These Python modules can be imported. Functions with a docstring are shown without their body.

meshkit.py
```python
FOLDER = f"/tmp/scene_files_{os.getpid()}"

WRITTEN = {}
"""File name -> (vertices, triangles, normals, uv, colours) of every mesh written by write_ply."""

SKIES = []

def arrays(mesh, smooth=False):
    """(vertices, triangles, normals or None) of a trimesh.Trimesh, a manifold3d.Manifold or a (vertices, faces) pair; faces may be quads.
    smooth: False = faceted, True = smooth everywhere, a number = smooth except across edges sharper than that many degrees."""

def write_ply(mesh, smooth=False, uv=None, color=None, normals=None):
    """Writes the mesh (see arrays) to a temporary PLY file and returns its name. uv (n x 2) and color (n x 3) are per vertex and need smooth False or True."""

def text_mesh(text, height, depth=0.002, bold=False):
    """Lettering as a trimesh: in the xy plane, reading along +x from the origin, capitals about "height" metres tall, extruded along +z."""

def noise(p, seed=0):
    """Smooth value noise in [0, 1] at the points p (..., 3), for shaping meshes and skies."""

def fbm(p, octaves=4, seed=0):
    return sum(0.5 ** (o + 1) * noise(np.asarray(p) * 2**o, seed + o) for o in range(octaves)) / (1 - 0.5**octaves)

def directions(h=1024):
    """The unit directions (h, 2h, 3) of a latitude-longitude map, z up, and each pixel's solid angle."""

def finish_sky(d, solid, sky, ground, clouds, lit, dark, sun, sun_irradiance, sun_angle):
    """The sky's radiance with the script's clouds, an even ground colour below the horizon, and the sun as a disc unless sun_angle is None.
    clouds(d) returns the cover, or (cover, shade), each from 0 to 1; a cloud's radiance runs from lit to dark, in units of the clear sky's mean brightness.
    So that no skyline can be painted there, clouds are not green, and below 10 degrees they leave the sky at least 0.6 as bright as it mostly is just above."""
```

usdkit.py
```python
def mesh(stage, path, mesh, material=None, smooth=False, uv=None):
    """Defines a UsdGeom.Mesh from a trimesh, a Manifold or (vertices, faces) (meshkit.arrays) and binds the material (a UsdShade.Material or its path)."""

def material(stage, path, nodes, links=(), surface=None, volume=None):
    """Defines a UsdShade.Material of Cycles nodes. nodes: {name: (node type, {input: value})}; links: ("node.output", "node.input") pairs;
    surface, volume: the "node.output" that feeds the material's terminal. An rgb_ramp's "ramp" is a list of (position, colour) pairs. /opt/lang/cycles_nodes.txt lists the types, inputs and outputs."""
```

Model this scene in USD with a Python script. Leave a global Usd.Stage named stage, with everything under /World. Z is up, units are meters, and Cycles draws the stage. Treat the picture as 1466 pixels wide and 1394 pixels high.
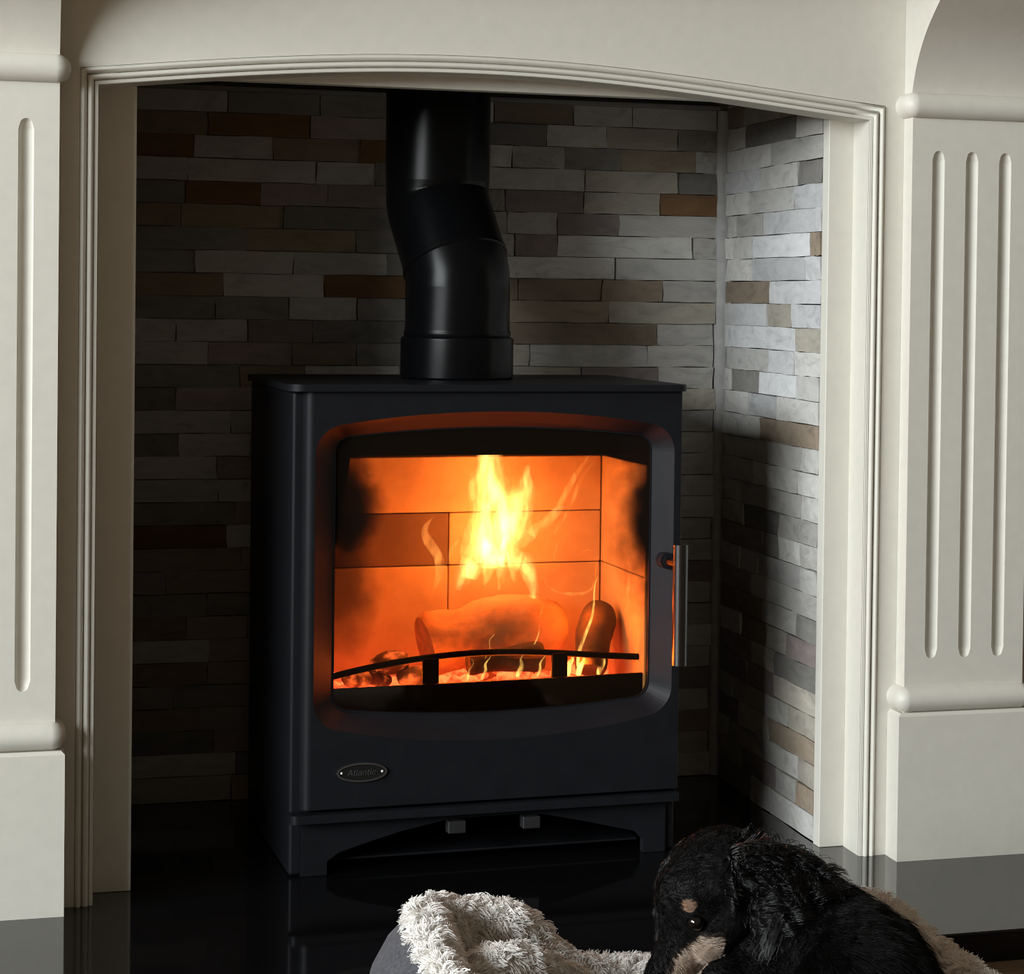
import math, random
import numpy as np, trimesh, usdkit, meshkit
import manifold3d as m3
from manifold3d import Manifold, CrossSection
from shapely.geometry import Polygon, box as sbox
from pxr import Usd, UsdGeom, UsdLux, UsdShade, Gf, Sdf, Vt

stage = Usd.Stage.CreateInMemory()
UsdGeom.SetStageUpAxis(stage, UsdGeom.Tokens.z)
UsdGeom.SetStageMetersPerUnit(stage, 1.0)
UsdGeom.Xform.Define(stage, '/World')
UsdGeom.Scope.Define(stage, '/World/Looks')
random.seed(7)

# ------------------------------------------------------------------ camera
EYE = np.array([-0.0692, -2.7563, 0.7138])
CFW = np.array([0.304624, 0.952223, -0.022119])
CR = np.array([0.952371, -0.304341, 0.013929]); CR /= np.linalg.norm(CR)
CR -= CFW * (CR @ CFW); CR /= np.linalg.norm(CR)
CU = np.cross(CR, CFW)
cam = UsdGeom.Camera.Define(stage, '/World/camera')
cam.AddTransformOp().Set(Gf.Matrix4d(*[*CR, 0], *[*CU, 0], *[*(-CFW), 0], *[*EYE, 1]))
cam.CreateHorizontalApertureAttr(36.0)
cam.CreateVerticalApertureAttr(36.0 * 1394 / 1466)
cam.CreateFocalLengthAttr(80.622)
cam.CreateHorizontalApertureOffsetAttr(-7.584)
cam.CreateVerticalApertureOffsetAttr(-4.712)
cam.CreateClippingRangeAttr(Gf.Vec2f(0.05, 60))
cam.CreateExposureAttr(0.0)

# ------------------------------------------------------------------ light
dome = UsdLux.DomeLight.Define(stage, '/World/room_ambient')      # light bounced about the warm room
dome.CreateIntensityAttr(0.040)
dome.CreateColorAttr(Gf.Vec3f(1.0, 0.80, 0.56))
win = UsdLux.RectLight.Define(stage, '/World/window_light')       # big window in the left wall of the room
win.CreateWidthAttr(5.3)
win.CreateHeightAttr(1.9)
win.CreateIntensityAttr(22.5)
win.CreateColorAttr(Gf.Vec3f(0.93, 0.985, 1.0))
wp = np.array([-4.6, -3.5, 2.1])
wx, wy, wz = np.array([0, 1.0, 0]), np.array([0, 0, 1.0]), np.array([-1.0, 0, 0])   # emits along +X
wx = np.cross(wy, wz)
win.AddTransformOp().Set(Gf.Matrix4d(*[*wx, 0], *[*wy, 0], *[*wz, 0], *[*wp, 1]))

# ------------------------------------------------------------------ helpers
used = set()
def numbered(path):
    p, k = path, 0
    while p in used:
        k += 1
        p = f'{path}_{k:03d}'
    used.add(p)
    return p

def tag(prim, label=None, cat=None, group=None, kind=None):
    for k, v in (('label', label), ('category', cat), ('group', group), ('kind', kind)):
        if v:
            prim.SetCustomDataByKey(k, v)
    return prim

def thing(name, label=None, cat=None, loc=(0, 0, 0), rotz=0, group=None, kind=None):
    x = UsdGeom.Xform.Define(stage, numbered('/World/' + name))
    x.AddTranslateOp().Set(Gf.Vec3d(*map(float, loc)))
    if rotz:
        x.AddRotateZOp().Set(float(rotz))
    return tag(x.GetPrim(), label, cat, group, kind)

def obj(name, mesh, mat, parent=None, smooth=30, **kw):
    base = str(parent.GetPath()) if parent is not None else '/World'
    return tag(usdkit.mesh(stage, numbered(base + '/' + name), mesh, mat, smooth).GetPrim(), **kw)

def tm(m):
    if isinstance(m, trimesh.Trimesh):
        return m
    q = m.to_mesh()
    return trimesh.Trimesh(np.array(q.vert_properties[:, :3]), np.array(q.tri_verts), process=False)

def cat_(*ms):
    return trimesh.util.concatenate([tm(m) for m in ms])

def bx(x0, x1, y0, y1, z0, z1):
    return Manifold.cube([x1 - x0, y1 - y0, z1 - z0]).translate([x0, y0, z0])

def rbx(x0, x1, y0, y1, z0, z1, r=0.002, n=8):
    pts = [Manifold.sphere(r, n).translate([x, y, z]) for x in (x0 + r, x1 - r) for y in (y0 + r, y1 - r) for z in (z0 + r, z1 - r)]
    return Manifold.batch_hull(pts)

def ball(p, r, n=16):
    return Manifold.sphere(r, n).translate([float(a) for a in p])

def hull2(a, ra, b, rb, n=16):
    return Manifold.batch_hull([ball(a, ra, n), ball(b, rb, n)])

def prism_y(poly, y0, y1):
    """shapely polygon in (x, z) extruded along y from y0 to y1"""
    rings = [np.array(poly.exterior.coords)[:-1]] + [np.array(r.coords)[:-1] for r in poly.interiors]
    m = CrossSection([r.tolist() for r in rings], m3.FillRule.EvenOdd).extrude(y1 - y0)
    return m.rotate([90, 0, 0]).translate([0, y1, 0])

def cyl(p, q, r, n=32, r2=None):
    p, q = np.asarray(p, float), np.asarray(q, float)
    d = q - p; L = np.linalg.norm(d); d = d / L
    a = np.cross(d, [0, 0, 1.0] if abs(d[2]) < 0.9 else [1.0, 0, 0]); a /= np.linalg.norm(a); b = np.cross(d, a)
    m = Manifold.cylinder(L, r, r if r2 is None else r2, n)
    return m.transform(np.column_stack([a, b, d, p]))

def loft(rings, close_u=True, caps=True):
    """rings: (n, k, 3) of equal count -> trimesh"""
    R = np.asarray(rings, float); n, k = R.shape[:2]
    v = R.reshape(-1, 3); f = []
    kk = k if close_u else k - 1
    i, j = np.meshgrid(np.arange(n - 1), np.arange(kk), indexing='ij')
    a, b = i * k + j, i * k + (j + 1) % k
    c, d = (i + 1) * k + (j + 1) % k, (i + 1) * k + j
    f = np.vstack([np.stack([a, b, c], -1).reshape(-1, 3), np.stack([a, c, d], -1).reshape(-1, 3)])
    if caps:
        v = np.vstack([v, R[0].mean(0), R[-1].mean(0)]); q = len(v)
        j = np.arange(k)
        f = np.vstack([f, np.stack([(j + 1) % k, j, np.full(k, q - 2)], -1), np.stack([(n - 1) * k + j, (n - 1) * k + (j + 1) % k, np.full(k, q - 1)], -1)])
    m = trimesh.Trimesh(v, f, process=False)
    if caps and m.volume < 0:
        m.invert()
    return m

def tube(spine, radii, n=20, flat=1.0, fdir=(0, 1, 0), noise=0.0, seed=0):
    P = np.asarray(spine, float); radii = np.broadcast_to(radii, len(P))
    t = np.gradient(P, axis=0); t /= np.linalg.norm(t, axis=1, keepdims=True)
    fd = np.asarray(fdir, float)
    a = np.cross(t, fd); a /= np.linalg.norm(a, axis=1, keepdims=True) + 1e-9
    b = np.cross(a, t)
    ang = np.arange(n) * 2 * np.pi / n
    R = P[:, None] + radii[:, None, None] * (np.cos(ang)[None, :, None] * a[:, None] + flat * np.sin(ang)[None, :, None] * b[:, None])
    if noise:
        c = meshkit.fbm(R * 30 + seed, 3, seed) - 0.5
        R = P[:, None] + (R - P[:, None]) * (1 + noise * 2 * c[..., None])
    return loft(R)

def resample(pts, n):
    from scipy.interpolate import CubicSpline
    p = np.asarray(pts, float); s = np.r_[0, np.cumsum(np.linalg.norm(np.diff(p, axis=0), axis=1))]
    return CubicSpline(s, p)(np.linspace(0, s[-1], n))

def curves(name, strands, widths, mat, parent=None, **kw):
    """strands: (n, k, 3) array of hair points; widths (k,) root to tip"""
    base = str(parent.GetPath()) if parent is not None else '/World'
    S = np.asarray(strands, np.float32); n, k = S.shape[:2]
    c = UsdGeom.BasisCurves.Define(stage, numbered(base + '/' + name))
    c.CreateTypeAttr('linear')
    c.CreatePointsAttr(Vt.Vec3fArray.FromNumpy(S.reshape(-1, 3)))
    c.CreateCurveVertexCountsAttr(Vt.IntArray.FromNumpy(np.full(n, k, np.int32)))
    c.CreateWidthsAttr(Vt.FloatArray.FromNumpy(np.tile(np.asarray(widths, np.float32), n)))
    c.SetWidthsInterpolation('vertex')
    UsdShade.MaterialBindingAPI.Apply(c.GetPrim()).Bind(mat)
    return tag(c.GetPrim(), **kw)

# ------------------------------------------------------------------ materials
def mat(name, nodes, links, surface='p.BSDF', volume=None):
    return usdkit.material(stage, '/World/Looks/' + name, nodes, links, surface=surface, volume=volume)

def plain(name, col, rough=0.5, var=0.08, scale=40, bump=0.0, bscale=300, metal=0.0, **kw):
    c = np.array(col)
    nodes = {'g': ('geometry', {}), 'mp': ('mapping', {'scale': (scale,) * 3}), 'n': ('noise_texture', {'scale': 1.0, 'detail': 4.0}),
             'r': ('rgb_ramp', {'ramp': [(0.3, tuple(c * (1 - var))), (0.7, tuple(c * (1 + var)))]}),
             'p': ('principled_bsdf', {'roughness': rough, 'metallic': metal, **kw})}
    links = [('g.position', 'mp.vector'), ('mp.vector', 'n.vector'), ('n.fac', 'r.fac'), ('r.color', 'p.base_color')]
    if bump:
        nodes['n2'] = ('noise_texture', {'scale': bscale, 'detail': 3.0}); nodes['b'] = ('bump', {'strength': bump, 'distance': 0.001})
        links += [('g.position', 'n2.vector'), ('n2.fac', 'b.height'), ('b.normal', 'p.normal')]
    return mat(name, nodes, links)

M = {}
M['cream'] = plain('cream_paint', (0.65, 0.625, 0.555), 0.5, 0.025, 60, 0.06, 500)
M['granite'] = mat('black_granite', {'g': ('geometry', {}), 'v': ('voronoi_texture', {'scale': 700.0}), 'r': ('rgb_ramp', {'ramp': [(0.0, (0.004, 0.004, 0.0045)), (0.85, (0.004, 0.004, 0.0045)), (1.0, (0.02, 0.02, 0.022))]}),
                                     'p': ('principled_bsdf', {'roughness': 0.06, 'ior': 1.5})},
                   [('g.position', 'v.vector'), ('v.distance', 'r.fac'), ('r.color', 'p.base_color')])
M['stove'] = plain('stove_paint', (0.0095, 0.0103, 0.0128), 0.46, 0.1, 30, 0.12, 900, specular_ior_level=0.15)
M['flue'] = plain('flue_enamel', (0.0032, 0.0034, 0.004), 0.27, 0.1, 30, 0.04, 900, specular_ior_level=0.14)
M['stove_in'] = plain('sooty_iron', (0.003, 0.0026, 0.0025), 0.85, 0.3, 60, 0.2, 300, specular_ior_level=0.08)
M['steel'] = plain('dark_chrome', (0.10, 0.098, 0.10), 0.25, 0.05, 60, metal=1.0)
M['rim'] = plain('badge_rim', (0.35, 0.36, 0.37), 0.35, 0.05, 60, metal=1.0)
M['badge'] = plain('badge_black', (0.003, 0.003, 0.003), 0.5, 0.1)
M['lettering'] = plain('badge_lettering', (0.11, 0.11, 0.115), 0.4, 0.1, metal=0.6)
M['rivet'] = plain('rivet_steel', (0.9, 0.9, 0.9), 0.3, 0.02, metal=0.3)
M['grout'] = plain('pale_grout', (0.43, 0.425, 0.41), 0.9, 0.12, 60, 0.3, 400)
M['plate'] = plain('register_plate', (0.02, 0.02, 0.02), 0.6, 0.2, 30)
M['trim'] = plain('grey_trim', (0.2, 0.2, 0.19), 0.6, 0.1, 30)
M['wall'] = plain('taupe_wall_paint', (0.16, 0.13, 0.105), 0.8, 0.04, 20, 0.05, 300)
M['tab'] = plain('brushed_tab', (0.028, 0.028, 0.030), 0.5, 0.1, 200, metal=0.3)

def stone(name, base, streak, k=0.5):
    b, s = np.array(base), np.array(streak)
    return mat(name, {'g': ('geometry', {}), 'o': ('object_info', {}), 'off': ('vector_math', {'math_type': 'multiply_add', 'vector2': (1, 1, 1)}),
        'cx': ('combine_xyz', {}), 'm10': ('math', {'math_type': 'multiply', 'value2': 13.0}),
        'mp': ('mapping', {'scale': (16.0, 16.0, 42.0)}), 'n': ('noise_texture', {'scale': 1.0, 'detail': 6.0, 'roughness': 0.62, 'distortion': 1.4}),
        'r': ('rgb_ramp', {'ramp': [(0.25, tuple(b * 0.72)), (0.45, tuple(b)), (0.62, tuple(b * 1.12)), (0.72, tuple(b * (1 - k) + s * k)), (0.85, tuple(b))]}),
        'br': ('map_range', {'from_min': 0.0, 'from_max': 1.0, 'to_min': 0.8, 'to_max': 1.18}),
        'mx': ('vector_math', {'math_type': 'scale'}),
        'n2': ('noise_texture', {'scale': 90.0, 'detail': 5.0, 'roughness': 0.65}), 'b': ('bump', {'strength': 0.4, 'distance': 0.0025}),
        'p': ('principled_bsdf', {'roughness': 0.9, 'specular_ior_level': 0.2})},
        [('o.random', 'm10.value1'), ('m10.value', 'cx.x'), ('m10.value', 'cx.z'), ('g.position', 'off.vector1'), ('cx.vector', 'off.vector3'), ('off.vector', 'mp.vector'), ('mp.vector', 'n.vector'),
         ('n.fac', 'r.fac'), ('o.random', 'br.value'), ('r.color', 'mx.vector1'), ('br.result', 'mx.scale'), ('mx.vector', 'p.base_color'),
         ('g.position', 'n2.vector'), ('n2.fac', 'b.height'), ('b.normal', 'p.normal')])
STONE = {'W': stone('stone_white', (0.52, 0.52, 0.52), (0.40, 0.37, 0.33)), 'L': stone('stone_light_grey', (0.49, 0.48, 0.455), (0.37, 0.33, 0.28)),
         'G': stone('stone_grey', (0.41, 0.395, 0.37), (0.30, 0.27, 0.23)), 'D': stone('stone_dark_grey', (0.205, 0.195, 0.18), (0.28, 0.25, 0.2)),
         'B': stone('stone_brown', (0.25, 0.20, 0.15), (0.34, 0.27, 0.18)), 'R': stone('stone_rust', (0.155, 0.09, 0.045), (0.24, 0.14, 0.06)),
         'M': stone('stone_mauve', (0.27, 0.225, 0.215), (0.33, 0.28, 0.26)), 'E': stone('stone_beige', (0.38, 0.35, 0.295), (0.40, 0.27, 0.13), 0.7)}

# ------------------------------------------------------------------ setting: floor, walls of the room and of the fire recess
HT = 0.036          # hearth thickness: the floor lies that much lower
OAK = [plain(f'oak_{k}', c, 0.45, 0.25, 14, 0.1, 200) for k, c in enumerate([(0.20, 0.13, 0.075), (0.23, 0.155, 0.09), (0.17, 0.11, 0.065)])]
fl = thing('floor', kind='structure')
obj('subfloor', bx(-3.3, 3.2, -4.4, 0.3, -HT - 0.04, -HT - 0.016), M['plate'], fl, False)
rng = random.Random(3)
y = -0.35
while y > -4.3:
    x = -3.3 - rng.random() * 1.2
    while x < 3.2:
        L = 1.5 + rng.random() * 0.6
        obj('plank', bx(max(x, -3.3), min(x + L - 0.002, 3.2), y - 0.135, y - 0.002, -HT - 0.016, -HT), rng.choice(OAK), fl, False)
        x += L
    y -= 0.137

obj('wall_front', cat_(bx(-3.3, 0.0, 0.061, 0.16, -HT, 2.5), bx(1.05, 3.2, 0.061, 0.16, -HT, 2.5), bx(0.0, 1.05, 0.061, 0.16, 1.04, 2.5)), M['wall'], None, False, kind='structure')

def brick(u0, u1, v0, v1, out, seed):
    """one split-faced stone in (u, v, w): back at w=0, rough face at about w=out"""
    r = random.Random(seed)
    nu = 5
    us, vs = np.linspace(u0, u1, nu), np.linspace(v0, v1, 3)
    t, s2 = r.uniform(-.0010, .0010), r.uniform(-.0010, .0010)
    front = []
    for j in range(3):
        for i in range(nu):
            e = (i in (0, nu - 1)) or (j in (0, 2))
            w = out + r.uniform(-.0008, .0008) + t * (i / (nu - 1) - .5) * 2 + s2 * (j - 1) - (0.0006 if e else 0)
            du = r.uniform(-.0012, .0012) if i in (0, nu - 1) else r.uniform(-.25, .25) * (u1 - u0) / nu
            dv = r.uniform(-.0007, .0007) if j != 1 else r.uniform(-.004, .004)
            front.append((us[i] + du, vs[j] + dv, w))
    f = []
    for j in range(2):
        for i in range(nu - 1):
            a = j * nu + i
            f += [(a, a + 1, a + nu + 1), (a, a + nu + 1, a + nu)]
    ring = [i for i in range(nu)] + [2 * nu - 1] + [3 * nu - 1 - i for i in range(nu)] + [nu]
    v = list(front); n0 = len(v)
    for k in ring:
        p = front[k]; v.append((min(max(p[0], u0), u1), min(max(p[1], v0), v1), 0.0))
    m = len(ring)
    for i in range(m):
        a, b = ring[i], ring[(i + 1) % m]
        f += [(b, a, n0 + i), (b, n0 + i, n0 + (i + 1) % m)]
    return np.array(v), np.array(f)

PITCH = 0.0322
ROW0 = 0.6158 - 19 * PITCH
# courses read off the photograph, from the z of their middle: ends along x and tones
BACK = {0.919: ([.609, .648, .727, .812, .928, .966], 'LGDBG'), .887: ([.608, .758, .9, .966], 'LED'), .855: ([.612, .639, .757, .873, .966], 'DMER'),
        .822: ([.578, .642, .717, .81, .965], 'GGMG'), .79: ([.653, .717, .924, .967], 'MLG'), .758: ([.633, .806, .966], 'LL'), .725: ([.639, .66, .786, .879, .967], 'BBBG'),
        .693: ([.645, .797, .963], 'BE'), .661: ([.645, .871, .96], 'BG'), .63: ([.648, .678, .857, .96], 'ELG'), .6: ([.653, .756, .873, .96], 'EMG'),
        .951: ([.6, .7, .79, .9, .962], 'DGED'), .565: ([.60, .71, .82, .9, .963], 'GLBE')}
RIGHT = {.951: ([.508, .419, .19, .09], 'LDG'), .919: ([.505, .3, .09], 'LL'), .887: ([.508, .35, .186, .09], 'WLD'), .854: ([.504, .403, .2, .09], 'LLW'), .822: ([.5, .455, .335, .114, .09], 'LGWW'),
         .79: ([.505, .471, .377, .131, .09], 'LLWB'), .758: ([.5, .385, .151, .09], 'LWW'), .726: ([.502, .3, .09], 'BW'), .693: ([.509, .31, .209, .09], 'WEW'), .661: ([.508, .189, .09], 'WE'),
         .629: ([.494, .3, .19, .09], 'LWL'), .597: ([.506, .474, .346, .184, .09], 'LDWL'), .565: ([.505, .39, .26, .09], 'LWL'), .533: ([.505, .33, .1, .09], 'LBB'), .5: ([.507, .29, .16, .09], 'LGL')}
def course(z, table):
    for k, v in table.items():
        if abs(k - z) < 0.012:
            return v
    return None
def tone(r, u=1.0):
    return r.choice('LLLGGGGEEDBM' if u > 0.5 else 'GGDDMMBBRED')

def stone_wall(name, u_from, u_to, table, place, seed, flip):
    w = thing(name, kind='structure')
    rr = random.Random(seed)
    for k in range(31):
        z0 = ROW0 + k * PITCH
        z0, z1 = (0.0006 if k == 0 else z0), ROW0 + (k + 1) * PITCH
        spec = course((z0 + z1) / 2, table)
        segs = []
        if spec:
            xs, ts = sorted(spec[0]), (spec[1] if spec[0][0] < spec[0][-1] else spec[1][::-1])
            segs = [(xs[i], xs[i + 1], ts[i]) for i in range(len(ts))]
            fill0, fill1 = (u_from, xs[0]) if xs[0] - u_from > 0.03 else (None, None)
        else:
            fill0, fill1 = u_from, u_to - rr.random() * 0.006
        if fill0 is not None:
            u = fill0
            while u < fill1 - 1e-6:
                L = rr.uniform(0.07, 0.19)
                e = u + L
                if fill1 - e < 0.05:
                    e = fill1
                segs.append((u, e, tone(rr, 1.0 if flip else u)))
                u = e
        for i, (a, b, t) in enumerate(segs):
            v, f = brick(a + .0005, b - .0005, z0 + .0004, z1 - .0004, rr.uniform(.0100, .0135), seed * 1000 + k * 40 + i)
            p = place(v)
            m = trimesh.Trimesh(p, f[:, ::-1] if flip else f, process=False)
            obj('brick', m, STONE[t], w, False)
    return w
w = stone_wall('wall_back', 0.082, 0.964, BACK, lambda v: np.stack([v[:, 0], 0.542 - v[:, 2], v[:, 1]], 1), 1, False)
obj('grout', bx(0.05, 1.0, 0.5415, 0.58, -0.0, 1.02), M['grout'], w, False)
wr = w = stone_wall('wall_right', 0.083, 0.51, RIGHT, lambda v: np.stack([0.980 - v[:, 2], v[:, 0], v[:, 1]], 1), 2, True)
obj('grout', bx(0.9795, 1.0, 0.081, 0.5415, 0.0, 1.0125), M['grout'], w, False)
w = stone_wall('wall_left', 0.083, 0.51, {}, lambda v: np.stack([0.0675 + v[:, 2], v[:, 0], v[:, 1]], 1), 3, False)
obj('grout', bx(0.05, 0.068, 0.081, 0.5415, 0.0, 1.0125), M['grout'], w, False)
obj('corner_bead', Manifold.batch_hull([cyl((0.9735, 0.5365, 0.001), (0.9735, 0.5365, 1.0), 0.0125, 16)]), M['grout'], wr, 40)
obj('ceiling', bx(0.05, 1.0, 0.081, 0.5415, 1.0125, 1.02), M['plate'], None, False, kind='structure')
obj('trim_1', rbx(0.09, 0.962, 0.515, 0.5405, 0.9995, 1.0065, 0.0015), M['trim'], None, kind='structure')

obj('hearth', rbx(-0.75, 1.85, -0.37, 0.56, -HT, 0.0, 0.002), M['granite'], None, label='polished black granite hearth slab under the stove and fire surround', cat='hearth')

# ------------------------------------------------------------------ fire surround
sur = thing('fire_surround', 'cream painted fire surround with arched opening and fluted pilasters', 'fireplace surround')
xi0, xi1, MW = 0.0444, 1.000, 0.0215          # inner edges of the reeded moulding and its width
ax = np.array([.0444, .159, .286, .434, .52, .65, .815, .935, 1.0]); az = np.array([.9550, .9684, .9786, .9864, .9868, .9830, .9688, .9558, .9500])
poly = np.polynomial.Polynomial.fit(ax, az, 4)
path = [(xi0, 0.0)] + [(x, float(poly(x))) for x in np.linspace(xi0, xi1, 41)] + [(xi1, 0.0)]
path = np.array(path)
def offset(path, d):
    """the path moved outward (away from the opening) by d, mitred"""
    t = np.diff(path, axis=0); t /= np.linalg.norm(t, axis=1, keepdims=True)
    n = np.stack([-t[:, 1], t[:, 0]], 1)
    out = [path[0] + n[0] * d]
    for i in range(1, len(path) - 1):
        b = n[i - 1] + n[i]; b /= np.linalg.norm(b)
        out.append(path[i] + b * d / (b @ n[i]))
    out.append(path[-1] + n[-1] * d)
    return np.array(out)
# moulding profile: (distance outward, y), from the slip round the reeds to the flat
prof = [(0.0, 0.057), (0.0, 0.002)]
def reed(c, r, y0, proud):
    return [(c - r * math.cos(a), y0 - proud * math.sin(a)) for a in np.linspace(0.0, math.pi, 9)]
prof += [(0.0, 0.0025), (0.0008, 0.0012)] + [(0.0045, 0.0006)] + reed(0.0088, 0.0039, 0.0038, 0.0070) + reed(0.0171, 0.0041, 0.0038, 0.0076) + [(MW, 0.0022), (MW, 0.02)]
rings = []
offs = [offset(path, d) for d, _ in prof]
for i in range(len(path)):
    rings.append([(offs[k][i][0], prof[k][1], offs[k][i][1]) for k in range(len(prof))])
mould = loft(rings, close_u=True, caps=True)
obj('reeded_moulding', mould, M['cream'], sur, 40)
outer = offset(path, MW - 0.0003)
zs = 0.9712
hd = Polygon([(-.2, zs), *[tuple(p) for p in outer[1:-1]], (1.25, zs), (1.25, 1.36), (-.2, 1.36)]).buffer(0)
top_hole = Polygon([(outer[1][0], -1), *[tuple(p) for p in outer[1:-1]], (outer[-2][0], -1)])
front = sbox(-.2, 0, 1.25, 1.36).difference(top_hole)
obj('header_panel', prism_y(front.intersection(sbox(-1, zs - .003, 2, 2)), 0.0, 0.056), M['cream'], sur)
obj('leg_panel', prism_y(front.intersection(sbox(-1, -1, .5, zs - .003)), 0.0, 0.056), M['cream'], sur)
obj('leg_panel', prism_y(front.intersection(sbox(.5, -1, 2, zs - .003)), 0.0, 0.056), M['cream'], sur)
obj('slip', rbx(0.02, 0.0904, 0.057, 0.0800, 0.0, 0.972, 0.0012), M['cream'], sur)
obj('slip', rbx(0.9657, 1.03, 0.057, 0.0800, 0.0, 0.972, 0.0012), M['cream'], sur)
obj('header_slip', rbx(0.02, 1.03, 0.057, 0.0800, 0.972, 1.038, 0.0012), M['cream'], sur)

def flute(x, z0, z1, r=0.0087, y=-0.0295):
    return Manifold.batch_hull([ball((x, y - 0.001, z0 + 1.5 * r), r, 32)] + [ball((x, y - 0.001, z1 - 1.5 * r), r, 32)]
                               + [ball((x, y - 0.0008, z0 + 0.78 * r), r * 0.80, 28), ball((x, y - 0.0008, z1 - 0.78 * r), r * 0.80, 28)])
def pilaster(x0, x1):
    p = UsdGeom.Xform.Define(stage, numbered(str(sur.GetPath()) + '/pilaster')).GetPrim()
    xc = (x0 + x1) / 2
    sh = bx(x0, x1, -0.0297, -0.0003, 0.19, 0.968)
    for k in (-1, 0, 1):
        sh = sh - flute(xc + k * 0.0467, 0.2585, 0.9115)
    obj('fluted_shaft', sh, M['cream'], p, 35)
    r = 0.0165
    for z in (0.2065, 0.9690):
        c = [ball((x, yy, z), r, 28) for x in (x0 - .0125 + r, x1 + .0125 - r) for yy in (-.0437 + r, -.0003 + r)]
        m = Manifold.batch_hull(c).trim_by_plane([0, -1, 0], 0.0002)
        obj('bead', m, M['cream'], p, 40)
    c = 0.004
    pl = Manifold.batch_hull([bx(x0 - .0108, x1 + .0108, -.0405, -.0003, 0.0, 0.19 - c), bx(x0 - .0108 + c, x1 + .0108 - c, -.0405 + c, -.0003, 0.0, 0.19)])
    obj('plinth', pl, M['cream'], p, 20)
    zz = np.array([.984, 1.008, 1.0374, 1.0658, 1.0927, 1.13, 1.17, 1.2]); yy = -np.array([.0255, .034, .0513, .0776, .1123, .158, .19, .2])
    cp = np.array([resample(np.stack([yy, zz], 1), 33)])[0]
    cb = Polygon([(-.0003, .984), *map(tuple, cp), (-.0003, 1.2)])
    m = CrossSection([np.array(cb.exterior.coords)[:-1].tolist()], m3.FillRule.EvenOdd).extrude(x1 - x0)
    m = m.transform(np.array([[0, 0, 1, x0], [1, 0, 0, 0], [0, 1, 0, 0]], float))
    obj('corbel', m, M['cream'], p, 40)
pilaster(-0.166, 0.0)
pilaster(1.0474, 1.2134)
obj('mantel_shelf', rbx(-0.30, 1.35, -0.235, -0.0003, 1.2005, 1.245, 0.006), M['cream'], sur)

# ------------------------------------------------------------------ the stove (local frame: x to the right, y into the recess, z up, origin at its front left foot)
SX, SY, SROT = 0.2793, 0.0645, math.degrees(0.0355)
stove = thing('wood_burning_stove', 'black wood burning stove with arched glass door and badge', 'stove', (SX, SY, 0.0005), SROT)
def stove_world(p):
    c, s = math.cos(0.0355), math.sin(0.0355)
    return (SX + p[0] * c - p[1] * s, SY + p[0] * s + p[1] * c, p[2] + 0.0005)
D = 0.367
body = rbx(0.0, 0.5, 0.012, D, 0.0, 0.597, 0.005, 16)
body = body - bx(0.025, 0.475, -0.01, 0.30, 0.095, 0.565) - bx(0.014, 0.486, -0.01, D - .02, -0.01, 0.067) - bx(0.06, 0.44, 0.2, D + .1, -.01, .05)
obj('body', body, M['stove'], stove, 30)
tp = Manifold.batch_hull([cyl((x, yy, 0.5975), (x, yy, 0.606), r, 24) for x, yy, r in ((0.012, 0.008, 0.02), (0.492, 0.003, 0.013), (0.002, D - .008, .008), (0.497, D - .008, .008))])
obj('top_plate', tp, M['stove'], stove, 40)

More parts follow.
